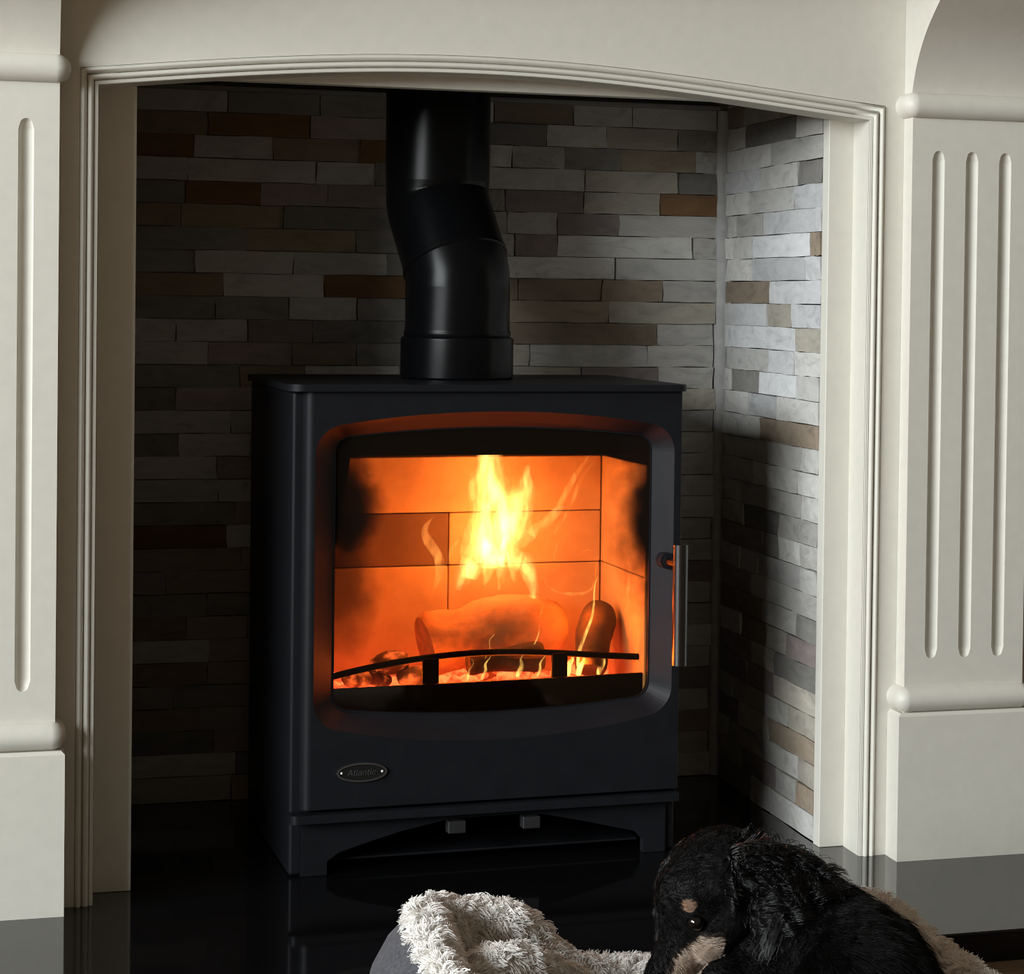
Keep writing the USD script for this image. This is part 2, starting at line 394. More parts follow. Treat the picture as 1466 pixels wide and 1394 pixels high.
def arched(x0, x1, ztop, rise, zbot, dip, r):
    xs = np.linspace(x0, x1, 41); u = (xs - (x0 + x1) / 2) / ((x1 - x0) / 2)
    p = Polygon([*zip(xs, ztop - rise * u ** 2), *zip(xs[::-1], zbot + dip * u[::-1] ** 2)])
    return p.buffer(-r).buffer(r, 10)
outer_w = arched(0.0257, 0.4875, 0.5712, 0.0225, 0.1588, 0.029, 0.036)
inner_w = arched(0.0554, 0.4640, 0.5500, 0.0125, 0.1902, 0.0125, 0.019)
def at_y(poly, y, grow=0.0):
    p = poly.buffer(grow) if grow else poly
    c = np.array(p.exterior.coords)[:-1]
    return np.stack([c[:, 0], np.full(len(c), y), c[:, 1]], 1)
slab = Manifold.batch_hull([cyl((0.0125 + r, y, 0.0835), (0.0125 + r, y, 0.6), r, 24) for r, y in ((0.012, 0.0075),)] + [cyl((0.4990 - r, -0.0045 + r, 0.0835), (0.4990 - r, -0.0045 + r, 0.6), r, 12) for r in (0.004,)] + [bx(0.0125, 0.4990, 0.010, 0.030, 0.0835, 0.6)])
recess = Manifold.hull_points(np.vstack([at_y(outer_w, -0.0105, 0.006), at_y(inner_w, 0.0225)]))
door = slab - recess - prism_y(inner_w, 0.0, 0.06)
d = obj('door', door, M['stove'], stove, 25)
doorp = '/World/wood_burning_stove/door'
# lip round the glass
lip = prism_y(inner_w.buffer(0.0035).difference(inner_w), 0.0205, 0.0235)
obj('glass_bead', lip, M['stove'], d, 25)
# glass with soot at its sides: a stain on the pane
soot_nodes = {'t': ('texture_coordinate', {}), 'tr': ('transparent_bsdf', {'color': (0.80, 0.71, 0.58)}), 'gl': ('glossy_bsdf', {'color': (0.9, 0.9, 0.9), 'roughness': 0.05}),
              'lw': ('layer_weight', {'blend': 0.5}), 'pw': ('math', {'math_type': 'power', 'value2': 4.5}), 'fr': ('math', {'math_type': 'multiply_add', 'value2': 0.55, 'value3': 0.025}), 'm1': ('mix_closure', {}), 'sd': ('diffuse_bsdf', {'color': (0.012, 0.008, 0.006)}), 'm2': ('mix_closure', {}),
              'nz': ('noise_texture', {'scale': 22.0, 'detail': 5.0}), 'nm': ('math', {'math_type': 'multiply_add', 'value2': 0.9, 'value3': -0.45})}
soot_links = [('lw.facing', 'pw.value1'), ('pw.value', 'fr.value1'), ('fr.value', 'm1.fac'), ('tr.BSDF', 'm1.closure1'), ('gl.BSDF', 'm1.closure2'), ('m1.closure', 'm2.closure1'), ('sd.BSDF', 'm2.closure2'), ('t.object', 'nz.vector'), ('nz.fac', 'nm.value1')]
blobs = [((0.068, 0, 0.455), (0.045, 1, 0.085), 0.92), ((0.476, 0, 0.440), (0.058, 1, 0.125), 0.995), ((0.06, 0, 0.36), (0.05, 1, 0.09), 0.55), ((0.475, 0, 0.525), (0.075, 1, 0.04), 0.9), ((0.06, 0, 0.53), (0.02, 1, 0.05), 0.9)]
prev = None
for k, (c, s, a) in enumerate(blobs):
    soot_nodes[f'a{k}'] = ('mapping', {'location': tuple(-ci / si for ci, si in zip(c, s)), 'scale': tuple(1 / si if i != 1 else 0.0 for i, si in enumerate(s))})
    soot_nodes[f'l{k}'] = ('vector_math', {'math_type': 'length'})
    soot_nodes[f'd{k}'] = ('math', {'math_type': 'add'})
    soot_nodes[f'r{k}'] = ('map_range', {'range_type': 'smoothstep', 'from_min': 1.25, 'from_max': 0.25, 'to_min': 0.0, 'to_max': a})
    soot_links += [('t.object', f'a{k}.vector'), (f'a{k}.vector', f'l{k}.vector1'), (f'l{k}.value', f'd{k}.value1'), ('nm.value', f'd{k}.value2'), (f'd{k}.value', f'r{k}.value')]
    if prev is None:
        prev = f'r{k}.result'
    else:
        soot_nodes[f'x{k}'] = ('math', {'math_type': 'maximum'})
        soot_links += [(prev, f'x{k}.value1'), (f'r{k}.result', f'x{k}.value2')]
        prev = f'x{k}.value'
soot_links.append((prev, 'm2.fac'))
M['glass'] = mat('sooty_glass', soot_nodes, soot_links, surface='m2.closure')
obj('glass', prism_y(inner_w.buffer(0.003), 0.0240, 0.0275), M['glass'], d, False, label='heat glass pane with black soot at both sides')
# the catch: round boss on the door and the upright chrome handle
boss = cyl((0.4800, 0.012, 0.3790), (0.4800, -0.010, 0.3790), 0.0105, 32) + cyl((0.4800, -0.0095, 0.3790), (0.4800, -0.014, 0.3790), 0.0072, 32) 
obj('handle_boss', boss, M['stove'], d, 40)
hx, hy = 0.4835, -0.048
obj('handle', cat_(cyl((hx, hy, 0.2503), (hx, hy, 0.4040), 0.0098, 32), Manifold.batch_hull([ball((0.4800, -0.012, 0.379), 0.0058, 16), ball((hx, hy + .003, 0.379), 0.0058, 16)])), M['steel'], d, 40, label='upright dark chrome bar handle')
# badge
def ellipse(a, b, n=48):
    t = np.arange(n) * 2 * np.pi / n
    return Polygon(np.stack([a * np.cos(t), b * np.sin(t)], 1))
from shapely import affinity
bc = (0.0868, 0.1275)
el = affinity.translate(ellipse(0.0292, 0.0100), *bc); eo = affinity.translate(ellipse(0.0312, 0.0118), *bc)
bd = obj('badge', prism_y(el, -0.0062, -0.0040), M['badge'], d, 30, label='oval black name badge with two bright rivets')
obj('badge_rim', prism_y(eo.difference(el.buffer(-0.0002)), -0.0075, -0.0040), M['rim'], d, 30)
tx = meshkit.text_mesh('Atlantic', 0.0072, 0.0006)
tw = tx.bounds[1][0] - tx.bounds[0][0]
tx.apply_transform(np.array([[1, 0.22, 0, bc[0] - tw / 2 - .001], [0, 0, -1, -0.0062], [0, 1, 0, bc[1] - 0.0036], [0, 0, 0, 1.0]]))
obj('badge_lettering', tx, M['lettering'], d, False)
for sx in (-1, 1):
    obj('rivet', Manifold.sphere(0.0017, 16).translate([bc[0] + sx * 0.0252, -0.0062, bc[1]]), M['rivet'], d, True)
# ledge under the door, base with arched cut-out, air tabs
obj('ledge', Manifold.batch_hull([cyl((0.008, -0.004, z0), (0.008, -0.004, z0 + .0105), 0.009, 20) for z0 in (0.0685,)] + [cyl((0.4945, -0.009, 0.0685), (0.4945, -0.009, 0.079), 0.004, 20), bx(0.0, 0.4985, 0.0, 0.03, 0.0685, 0.079)]), M['stove'], stove, 30)
arch = Polygon([(0.0467, -0.01), (0.0465, 0.017), (0.0619, 0.0272), (0.1034, 0.0392), (0.1409, 0.0489), (0.1992, 0.0595), (0.2189, 0.0605), (0.3014, 0.0605), (0.3214, 0.0585), (0.3779, 0.0456), (0.4437, 0.0290), (0.4560, 0.017), (0.4560, -0.01)]).buffer(-.006).buffer(.006)
base = prism_y(sbox(0.0145, 0.0, 0.4855, 0.0665).difference(arch), 0.006, 0.020)
obj('base_panel', base, M['stove'], stove, 25)
obj('base_tray', rbx(0.05, 0.455, 0.03, 0.30, 0.0115, 0.0145, 0.001), M['stove'], stove, 30)
for x in (0.2075, 0.3037):
    obj('air_control_tab', rbx(x - 0.0112, x + 0.0112, -0.006, 0.012, 0.0435, 0.0590, 0.0012), M['tab'], stove, 30)
# firebox: bricks, throat plate, front plate, log guard
def fbrick(name, col, soot=None):
    c = np.array(col)
    nodes = {'g': ('geometry', {}), 'n': ('noise_texture', {'scale': 16.0, 'detail': 6.0, 'roughness': 0.6}), 'r': ('rgb_ramp', {'ramp': [(0.3, tuple(c * 0.8)), (0.7, tuple(c * 1.1))]}),
             'n2': ('noise_texture', {'scale': 260.0, 'detail': 3.0}), 'b': ('bump', {'strength': 0.3, 'distance': 0.001}), 'p': ('principled_bsdf', {'roughness': 0.9})}
    links = [('g.position', 'n.vector'), ('n.fac', 'r.fac'), ('r.color', 'p.base_color'), ('g.position', 'n2.vector'), ('n2.fac', 'b.height'), ('b.normal', 'p.normal')]
    return mat(name, nodes, links)
M['fb'] = fbrick('fire_brick_buff', (0.55, 0.45, 0.30))
M['fb_dark'] = fbrick('fire_brick_sooted', (0.16, 0.12, 0.085))
def fb(x0, x1, y0, y1, z0, z1, m='fb'):
    obj('fire_brick', rbx(x0 + .0005, x1 - .0005, y0, y1, z0 + .0005, z1 - .0005, 0.002, 8), M[m], stove, 30)
YB = 0.235
for z0, z1, js in ((0.100, 0.352, (0.049, 0.2475, 0.462)), (0.352, 0.4235, (0.049, 0.2475, 0.462)), (0.4235, 0.500, (0.049, 0.30, 0.462))):
    for a, b in zip(js, js[1:]):
        fb(a, b, YB, YB + 0.03, z0, z1, 'fb_dark' if (z0 == 0.352 and a < .1) else 'fb')
for xa, xb in ((0.0255, 0.0485), (0.4625, 0.4745)):
    for z0, z1 in ((0.100, 0.352), (0.352, 0.500)):
        for ya, yb in ((0.036, 0.14), (0.14, YB + 0.03)):
            fb(xa, xb, ya, yb, z0, z1)
obj('throat_plate', Manifold.batch_hull([bx(0.026, 0.474, YB + .03, YB + .0301, 0.550, 0.556), bx(0.026, 0.474, 0.085, 0.0851, 0.552, 0.558)]), M['stove_in'], stove, 30)
plate_poly = Polygon([(0.03, 0.563), (0.47, 0.563), (0.47, 0.5145), (0.0755, 0.5163), (0.0570, 0.40), (0.03, 0.40)])
obj('front_plate', prism_y(plate_poly, 0.0300, 0.0340), M['stove_in'], stove, False)
obj('ember_guard_plate', prism_y(Polygon([(0.028, 0.165), (0.472, 0.165), (0.472, 0.2275), (0.30, 0.2255), (0.028, 0.2235)]), 0.040, 0.046), M['stove_in'], stove, False)
gs = resample([(0.03, 0.060, 0.2285), (0.0644, 0.060, 0.2372), (0.1709, 0.058, 0.2548), (0.2618, 0.058, 0.2595), (0.3548, 0.058, 0.2550), (0.468, 0.060, 0.2455)], 40)
obj('log_guard_bar', tube(gs, 0.0042, 12), M['stove_in'], stove, 40)
for x in (0.1845, 0.354):
    obj('log_guard_post', rbx(x - 0.0105, x + 0.0105, 0.050, 0.058, 0.166, 0.256, 0.002), M['stove_in'], stove, 30)
obj('grate', rbx(0.05, 0.461, 0.05, 0.234, 0.1765, 0.1855, 0.002), M['stove_in'], stove, 30)

# ------------------------------------------------------------------ flue pipe on the stove
flue = thing('flue_pipe', 'black enamelled flue pipe with an offset bend rising from the stove top', 'flue pipe', (0.5214, 0.28, 0.607))
def rev(profile, n=64):
    p = np.array(profile); ang = np.arange(n) * 2 * np.pi / n
    return loft([[(r * math.cos(a), r * math.sin(a), z) for a in ang] for r, z in p])
obj('flue_collar', rev([(0.0735, 0.0), (0.0752, 0.002), (0.0752, 0.052), (0.0735, 0.055), (0.0705, 0.0555)]), M['flue'], flue, 35)
obj('lower_pipe', rev([(0.0695, 0.054), (0.0712, 0.058), (0.0712, 0.062), (0.0697, 0.065), (0.0697, 0.122), (0.069, 0.124)]), M['flue'], flue, 35)
sh = np.array([-0.0195, 0.05, 0])
def ring_at(c, d, r, n=64):
    d = np.asarray(d, float) / np.linalg.norm(d)
    a = np.cross(d, [0, 1.0, 0]); a /= np.linalg.norm(a); b = np.cross(d, a)
    ang = np.arange(n) * 2 * np.pi / n
    return [np.asarray(c) + r * (math.cos(t) * a + math.sin(t) * b) for t in ang]
z0, z1 = 0.122, 0.246
mid = (np.array([0, 0, z0 + 0.02]), np.array([*sh[:2], z1 - 0.01]))
dirn = mid[1] - mid[0]
half = dirn / np.linalg.norm(dirn) + np.array([0, 0, 1.0])
obj('lower_elbow', loft([ring_at((0, 0, z0 - .002), (0, 0, 1), 0.0697), ring_at((0, 0, z0 + 0.012), half, 0.0697), ring_at(mid[0] + dirn * 0.12, dirn, 0.0697)]), M['flue'], flue, 40)
sa, sb = mid[0] + dirn * 0.09, mid[0] + dirn * 0.16
obj('seam_ring', loft([ring_at(sa, dirn, 0.0697), ring_at(sa + dirn * .015, dirn, 0.0712), ring_at(sb, dirn, 0.0712), ring_at(sb + dirn * .01, dirn, 0.0699)]), M['flue'], flue, 40)
obj('upper_elbow', loft([ring_at(mid[0] + dirn * 0.13, dirn, 0.0697), ring_at(mid[1] - dirn * .08, dirn, 0.0697), ring_at(mid[1] + np.array([0, 0, .006]), half, 0.0697), ring_at(mid[1] + np.array([0, 0, 0.03]), (0, 0, 1), 0.0697)]), M['flue'], flue, 40)
obj('upper_pipe', loft([ring_at(mid[1] + np.array([0, 0, .028]), (0, 0, 1), 0.0703), ring_at((*sh[:2], 0.4053), (0, 0, 1), 0.0703)]), M['flue'], flue, 40)

# ------------------------------------------------------------------ the fire
def bark(name, c0, c1, glow, gcol=(1.0, 0.16, 0.015), lo=0.45, hi=0.75, low=0.0):
    return mat(name, {'g': ('geometry', {}), 'mp': ('mapping', {'scale': (14.0, 60.0, 60.0)}), 'n': ('noise_texture', {'scale': 1.0, 'detail': 6.0, 'roughness': 0.65}),
        'r': ('rgb_ramp', {'ramp': [(0.3, c0), (0.7, c1)]}), 'e': ('map_range', {'range_type': 'smoothstep', 'from_min': lo, 'from_max': hi, 'to_min': glow * low, 'to_max': glow}),
        'v': ('noise_texture', {'scale': 55.0, 'detail': 4.0}), 'b': ('bump', {'strength': 0.5, 'distance': 0.003}),
        'p': ('principled_bsdf', {'roughness': 0.85, 'emission_color': gcol})},
        [('g.position', 'mp.vector'), ('mp.vector', 'n.vector'), ('n.fac', 'r.fac'), ('r.color', 'p.base_color'), ('g.position', 'v.vector'), ('v.fac', 'e.value'), ('e.result', 'p.emission_strength'), ('n.fac', 'b.height'), ('b.normal', 'p.normal')])
M['log'] = bark('burning_log', (0.34, 0.22, 0.14), (0.46, 0.31, 0.2), 0.35, lo=0.40)
M['char'] = bark('charred_log', (0.03, 0.022, 0.018), (0.10, 0.07, 0.05), 0.12, lo=0.55)
M['ember'] = bark('glowing_ember', (0.05, 0.03, 0.025), (0.16, 0.08, 0.06), 8.5, (1.0, 0.10, 0.035), 0.40, 0.68, 0.22)
M['ash'] = bark('hot_ash', (0.10, 0.07, 0.06), (0.2, 0.15, 0.12), 2.2, (1.0, 0.17, 0.04), 0.45, 0.75)

def log(a, b, ra, rb, seed, bend=0.01, knots=()):
    t = np.linspace(0, 1, 26)
    P = np.outer(1 - t, a) + np.outer(t, b)
    P[:, 2] += bend * np.sin(np.pi * t)
    r = ra + (rb - ra) * t
    r = r * (1 + 0.10 * np.sin(t * 7 + seed)) * np.minimum(1, 0.86 + 0.14 * np.minimum(t, 1 - t) / 0.05)
    return tube(P, r, 24, noise=0.22, seed=seed)
def fire_log(pos, rel_a, rel_b, ra, rb, seed, m, label, bend=0.01):
    w0 = stove_world(pos)
    t = thing('log', label, 'log', w0, SROT)
    obj('bark', log(np.array(rel_a), np.array(rel_b), ra, rb, seed, bend), M[m], t, 50)
    return t
fire_log((0.28, 0.165, 0.262), (-0.080, -0.005, -0.006), (0.108, 0.016, 0.006), 0.043, 0.041, 3, 'log', 'large burning log lying across the fire, glowing orange')
fire_log((0.424, 0.13, 0.264), (0.015, 0.03, 0.030), (-0.015, -0.03, -0.04), 0.024, 0.024, 5, 'char', 'short charred log end leaning at the right of the fire')
fire_log((0.300, 0.104, 0.241), (-0.055, 0.0, -0.002), (0.045, 0.0, 0.004), 0.016, 0.019, 8, 'char', 'dark charred log lying low behind the guard bar', 0.0)
# embers on the grate
rr = random.Random(11)
def coal(r, seed):
    m = trimesh.creation.icosphere(2, r)
    v = m.vertices; n = meshkit.fbm(v / r * 1.3 + seed * 3.7, 3, seed)[:, None]
    m.vertices = v * (0.7 + 0.6 * n) * np.array([1.2, 1.0, 0.75])
    return m
bed_m = []
for k in range(150):
    c = coal(rr.uniform(.006, .013), k)
    c.apply_translation((rr.uniform(.065, .455), rr.uniform(.062, .225), rr.uniform(.196, .209)))
    bed_m.append(c)
e0 = stove_world((0, 0, 0))
eb = thing('ember_bed', 'bed of glowing red embers on the stove grate', 'embers', e0, SROT, kind='stuff')
obj('coals', cat_(*bed_m), M['ember'], eb, True, kind='stuff')
for k, (x, yy, z, r, lab) in enumerate([(0.150, 0.13, 0.240, 0.021, 'glowing coal lump at the left end of the large log'), (0.103, 0.12, 0.222, 0.016, 'smaller coal lump at the far left of the fire'), (0.178, 0.115, 0.222, 0.020, 'coal lump low under the left end of the log'), (0.128, 0.14, 0.216, 0.021, 'coal lump lying on the embers between the two left lumps')]):
    obj_ = thing('coal_lump', lab, 'coal', stove_world((x, yy, z)), SROT)
    obj('coal', coal(r, 40 + k), M['ash'], obj_, True)

# flames: soft bodies of glowing gas, brighter where they are thicker
def flame_mat(name, col, strength):
    return mat(name, {'g': ('geometry', {}), 'mp': ('mapping', {'scale': (75.0, 75.0, 26.0)}), 'n': ('noise_texture', {'scale': 1.0, 'detail': 3.0, 'roughness': 0.55, 'distortion': 0.8}),
                      'e': ('map_range', {'range_type': 'smoothstep', 'from_min': 0.36, 'from_max': 0.66, 'to_min': 0.12 * strength, 'to_max': 1.9 * strength}),
                      'p': ('principled_volume', {'density': 0.0, 'color': (0, 0, 0), 'emission_color': col})},
               [('g.position', 'mp.vector'), ('mp.vector', 'n.vector'), ('n.fac', 'e.value'), ('e.result', 'p.emission_strength')], surface=None, volume='p.volume')
M['flame_core'] = flame_mat('flame_core', (1.0, 0.86, 0.36), 50.0)
M['flame'] = flame_mat('flame_body', (1.0, 0.66, 0.24), 37.0)
M['veil'] = flame_mat('flame_veil', (1.0, 0.50, 0.17), 22.0)
M['wisp'] = flame_mat('flame_wisp', (1.0, 0.50, 0.15), 74.0)
M['spark'] = flame_mat('flame_bright_lick', (1.0, 0.70, 0.22), 420.0)
fl0 = thing('flames', 'yellow and white flames rising from the burning logs', 'flame', stove_world((0, 0, 0)), SROT, kind='stuff')
def tongue(name, pts, radii, m, flat=0.75, noise=0.35, seed=0, n=36, y=0.165, grow=1.0):
    P = resample([(p[0], y if len(p) == 2 else p[1], p[-1]) for p in pts], n)
    R = np.maximum(resample(np.stack([np.linspace(0, 1, len(radii)), radii], 1), n)[:, 1] * grow, 0.0006)
    t = np.linspace(0, 1, n)
    P[:, 0] += 0.003 * np.sin(t * 9 + seed) * t
    obj(name, tube(P, R, 20, flat, noise=noise, seed=seed), M[m], fl0, True)
def body_flame(pts, radii, seed, core=True):
    tongue('flame_veil', pts, radii, 'veil', .8, .55, seed, grow=1.45)
    tongue('flame_tongue', pts, radii, 'flame', .8, .50, seed + 50, grow=1.06)
    if core:
        tongue('flame_core', pts, radii, 'flame_core', .8, .45, seed + 90, grow=0.60)
body_flame([(.260, .342), (.272, .375), (.284, .41), (.285, .45), (.283, .49), (.287, .555)], [.010, .019, .022, .018, .017, .010], 1)
body_flame([(.298, .358), (.308, .395), (.322, .435), (.335, .470), (.341, .492)], [.013, .021, .020, .012, .002], 2)
body_flame([(.288, .355), (.298, .39), (.306, .426), (.298, .45), (.291, .48)], [.010, .017, .019, .014, .006], 3)
body_flame([(.343, .398), (.357, .412), (.375, .424), (.390, .437)], [.006, .006, .006, .001], 4, False)
body_flame([(.244, .327), (.255, .350), (.269, .368), (.286, .388)], [.004, .009, .012, .013], 5)
body_flame([(.279, .330), (.285, .350), (.295, .372)], [.002, .007, .010], 6, False)
body_flame([(.300, .326), (.306, .35), (.304, .372)], [.002, .006, .010], 7, False)
body_flame([(.346, .308), (.345, .340), (.331, .360), (.312, .376)], [.0045, .008, .011, .011], 8)
body_flame([(.322, .335), (.318, .352), (.306, .37)], [.002, .007, .009], 9, False)
tongue('flame_wisp', [(.208, .325), (.219, .348), (.216, .372), (.204, .395), (.211, .425)], [.001, .0055, .007, .006, .0008], 'wisp', noise=.3, seed=10)
tongue('flame_wisp', [(.230, .36), (.238, .385), (.247, .40)], [.0006, .003, .0006], 'wisp', noise=.3, seed=19)
tongue('flame_wisp', [(.376, .40), (.394, .43), (.406, .455), (.432, .50)], [.002, .003, .003, .001], 'wisp', noise=.3, seed=11)
tongue('flame_wisp', [(.362, .415), (.386, .445), (.404, .475), (.420, .505)], [.002, .004, .004, .001], 'wisp', noise=.3, seed=12)
tongue('flame_wisp', [(.352, .345), (.365, .328), (.392, .322), (.418, .326), (.424, .348), (.414, .380), (.398, .372)], [.0012, .0018, .0024, .002, .0016, .0012, .0008], 'wisp', noise=.1, seed=13, y=.13)
tongue('flame_wisp', [(.372, .365), (.380, .392), (.395, .402)], [.0008, .0016, .0006], 'wisp', noise=.1, seed=18, y=.15)
tongue('flame_wisp', [(.452, .30), (.462, .34), (.450, .385)], [.0012, .002, .0008], 'wisp', noise=.1, seed=14, y=.10)
# thin bright licks climbing over the logs
tongue('flame_lick', [(.388, .232), (.392, .258), (.402, .285), (.408, .318), (.417, .350)], [.0020, .0026, .0020, .0014, .0006], 'spark', noise=.2, seed=15, y=.085)
tongue('flame_lick', [(.318, .232), (.329, .258), (.339, .288), (.343, .312)], [.0006, .0010, .0008, .0004], 'spark', noise=.2, seed=16, y=.095)
tongue('flame_lick', [(.264, .245), (.270, .262), (.274, .278)], [.0004, .0007, .0004], 'spark', noise=.2, seed=17, y=.09)
for k, (x, z, r) in enumerate([(.374, .220, .0060), (.391, .220, .0042), (.419, .220, .0036), (.309, .222, .0036), (.262, .220, .0028), (.336, .222, .0020), (.241, .218, .0020)]):
    tongue('flame_lick', [(x - .003, z), (x, z + .008), (x + .003, z + .018), (x + .005, z + .030)], [r * .7, r, r * .6, .0004], 'spark', noise=.3, seed=20 + k, y=.085)
# the light those flames give
for k, (p, r, e) in enumerate([((.300, .150, .395), .012, 1.0), ((.291, .155, .455), .009, .7), ((.330, .150, .43), .009, .5), ((.212, .135, .355), .005, .6), ((.398, .11, .31), .005, .6),
                               ((.391, .085, .238), .004, .35), ((.215, .090, .238), .004, .25), ((.287, .185, .520), .006, .22)]):
    s = UsdLux.SphereLight.Define(stage, f'/World/flame_light_{k + 1:03d}')
    s.CreateRadiusAttr(r)
    s.CreateIntensityAttr(136.0 * e * (0.012 / r) ** 2)
    s.CreateColorAttr(Gf.Vec3f(1.0, 0.165, 0.014))
    s.AddTranslateOp().Set(Gf.Vec3d(*map(float, stove_world(p))))

s = UsdLux.RectLight.Define(stage, '/World/ember_light')           # white-hot embers behind the guard plate
s.CreateWidthAttr(0.22); s.CreateHeightAttr(0.02); s.CreateIntensityAttr(150.0); s.CreateColorAttr(Gf.Vec3f(1.0, 0.17, 0.02))
ey, ez = np.array([0, 0.66, 0.75]), np.array([0, 0.75, -0.66])
s.AddTransformOp().Set(Gf.Matrix4d(*[*np.cross(ey, ez), 0], *[*ey, 0], *[*ez, 0], *[*stove_world((0.275, 0.0740, 0.2290)), 1]))

# ------------------------------------------------------------------ dog bed: grey felt outside, long fleece inside and over the rim
from scipy.interpolate import CubicSpline
rg = np.random.default_rng(5)
bed = thing('dog_bed', 'grey dog bed with a floppy cream fleece lining, on the floor before the hearth', 'dog bed')
FLOOR = -HT
crest = np.array([(.352, -.80, .070), (.340, -.70, .082), (.336, -.60, .094), (.341, -.50, .104), (.358, -.452, .102), (.392, -.436, .092), (.425, -.430, .088), (.456, -.430, .079), (.478, -.432, .060), (.502, -.434, .033),
                  (.544, -.434, .021), (.600, -.434, .014), (.690, -.432, .012), (.770, -.428, .043), (.832, -.440, .072), (.856, -.52, .062), (.868, -.60, .051), (.876, -.68, .044), (.872, -.80, .040),
                  (.840, -.905, .040), (.74, -.955, .038), (.60, -.962, .036), (.46, -.945, .040), (.375, -.885, .055)])
cc = np.vstack([crest, crest[:1]]); sarc = np.r_[0, np.cumsum(np.linalg.norm(np.diff(cc[:, :2], axis=0), axis=1))]
spl = CubicSpline(sarc, cc, bc_type='periodic')
NT = 150
ss = np.linspace(0, sarc[-1], NT, endpoint=False)
C0 = spl(ss); T0 = spl(ss, 1)[:, :2]; T0 /= np.linalg.norm(T0, axis=1, keepdims=True)
NO = np.stack([-T0[:, 1], T0[:, 0]], 1)                      # the crest runs clockwise seen from above: left of travel is outward
if ((C0[:, :2] + NO * 0.01 - C0[:, :2].mean(0)) ** 2).sum() < ((C0[:, :2] - C0[:, :2].mean(0)) ** 2).sum():
    NO = -NO
def bed_ring(out, z):
    return np.column_stack([C0[:, :2] + NO * np.broadcast_to(out, (NT,))[:, None], np.broadcast_to(z, (NT,))])
H = C0[:, 2] - FLOOR
wob = 0.004 * np.sin(ss * 40) + 0.003 * np.sin(ss * 93 + 1)
outer_r = [bed_ring(.036, FLOOR), bed_ring(.050, FLOOR + .010), bed_ring(.056 + wob, FLOOR + .28 * H), bed_ring(.050 + wob, FLOOR + .50 * H), bed_ring(.036 + wob * .6, FLOOR + .72 * H), bed_ring(.019, FLOOR + .88 * H)]
outer_r.append(bed_ring(.006, FLOOR + .95 * H))
obj('felt_wall', loft(outer_r, True, False), plain('grey_felt', (0.055, 0.055, 0.066), 0.95, 0.6, 330, 0.8, 500, sheen_weight=0.15), bed, True, label='grey felt outer wall')
in_r = [bed_ring(.012, FLOOR + .90 * H), bed_ring(.011, FLOOR + .96 * H), bed_ring(.004, FLOOR + 1.0 * H), bed_ring(-.008 + wob, FLOOR + .985 * H), bed_ring(-.020 + wob, FLOOR + .88 * H), bed_ring(-.028 + wob, FLOOR + np.maximum(.66 * H, .028)),
        bed_ring(-.036, FLOOR + np.maximum(.42 * H, .022)), bed_ring(-.052, FLOOR + np.maximum(.26 * H, .018)), bed_ring(-.085, FLOOR + .016), bed_ring(-.16, FLOOR + .014)]
in_r.append(np.repeat(np.array([[.61, -.68, FLOOR + .014]]), NT, 0))
lining = loft(in_r, True, False)
fleece_m = plain('cream_fleece', (0.68, 0.62, 0.54), 0.95, 0.06, 60)
strand_m = plain('fleece_strand', (0.94, 0.915, 0.88), 0.85, 0.07, 60, sheen_weight=0.2)
lin = obj('fleece_lining', lining, fleece_m, bed, True)
# the fold of fleece that lies inside the left wall
F0 = [((.385, -.585, .030), .026), ((.402, -.560, .050), .026), ((.430, -.545, .046), .024), ((.462, -.525, .032), .018), ((.50, -.50, .014), .014)]
fold = F0 and Manifold.batch_boolean([hull2(a, ra, b, rb, 20) for (a, ra), (b, rb) in zip(F0, F0[1:])] + [hull2((.375, -.64, .01), .03, (.402, -.56, .04), .026, 20)], m3.OpType.Add)
fold = tm(fold.refine_to_length(0.008)); trimesh.smoothing.filter_taubin(fold, iterations=12)
fo = obj('fleece_fold', fold, fleece_m, bed, True)

def sample(mesh, n, keep=None):
    if keep is not None:
        mesh = mesh.submesh([np.nonzero(keep(mesh.triangles_center))[0]], append=True, repair=False)
    p, fi = trimesh.sample.sample_surface(mesh, n, seed=9)
    nn = mesh.face_normals[fi]
    if keep is not None:
        k = keep(p); p, nn = p[k], nn[k]
    return np.asarray(p), np.asarray(nn)
def fleece(mesh, n, keep, length, clump=0.010, seed=1):
    p, nn = sample(mesh, n, keep)
    r = np.random.default_rng(seed)
    g = np.floor(p / clump + meshkit.noise(p * 140)[:, None] * .8)       # locks of strands that lean together
    key = (g @ np.array([73.1, 191.7, 413.3]))
    h = np.stack([np.modf(np.sin(key * k) * 43758.5453)[0] for k in (1.0, 1.7, 2.3)], 1)
    lean = nn + h * 0.75 + r.normal(0, .14, p.shape) + np.array([0, 0, -0.12])
    lean /= np.linalg.norm(lean, axis=1, keepdims=True)
    L = length * r.uniform(.7, 1.15, len(p)) * (0.75 + 0.25 * np.abs(h[:, 0]))
    curl = np.cross(lean, h + 0.1); curl /= np.linalg.norm(curl, axis=1, keepdims=True) + 1e-9
    t = np.linspace(0, 1, 5)
    S = p[:, None] + lean[:, None] * (L[:, None] * t)[:, :, None] + curl[:, None] * (0.28 * L[:, None] * np.sin(t * 3.0)[None])[:, :, None]
    S[:, :, 2] -= (L[:, None] * 0.22 * t ** 2)
    return S
if lining.face_normals[:, 2].sum() < 0:
    lining.invert()
keep = lambda p: np.hypot(p[:, 0] - .61, p[:, 1] + .68) > .03
curves('fleece_pile', fleece(lining, 135000, keep, .0135), [.00115, .0011, .0010, .0008, .0004], strand_m, lin, kind='stuff')
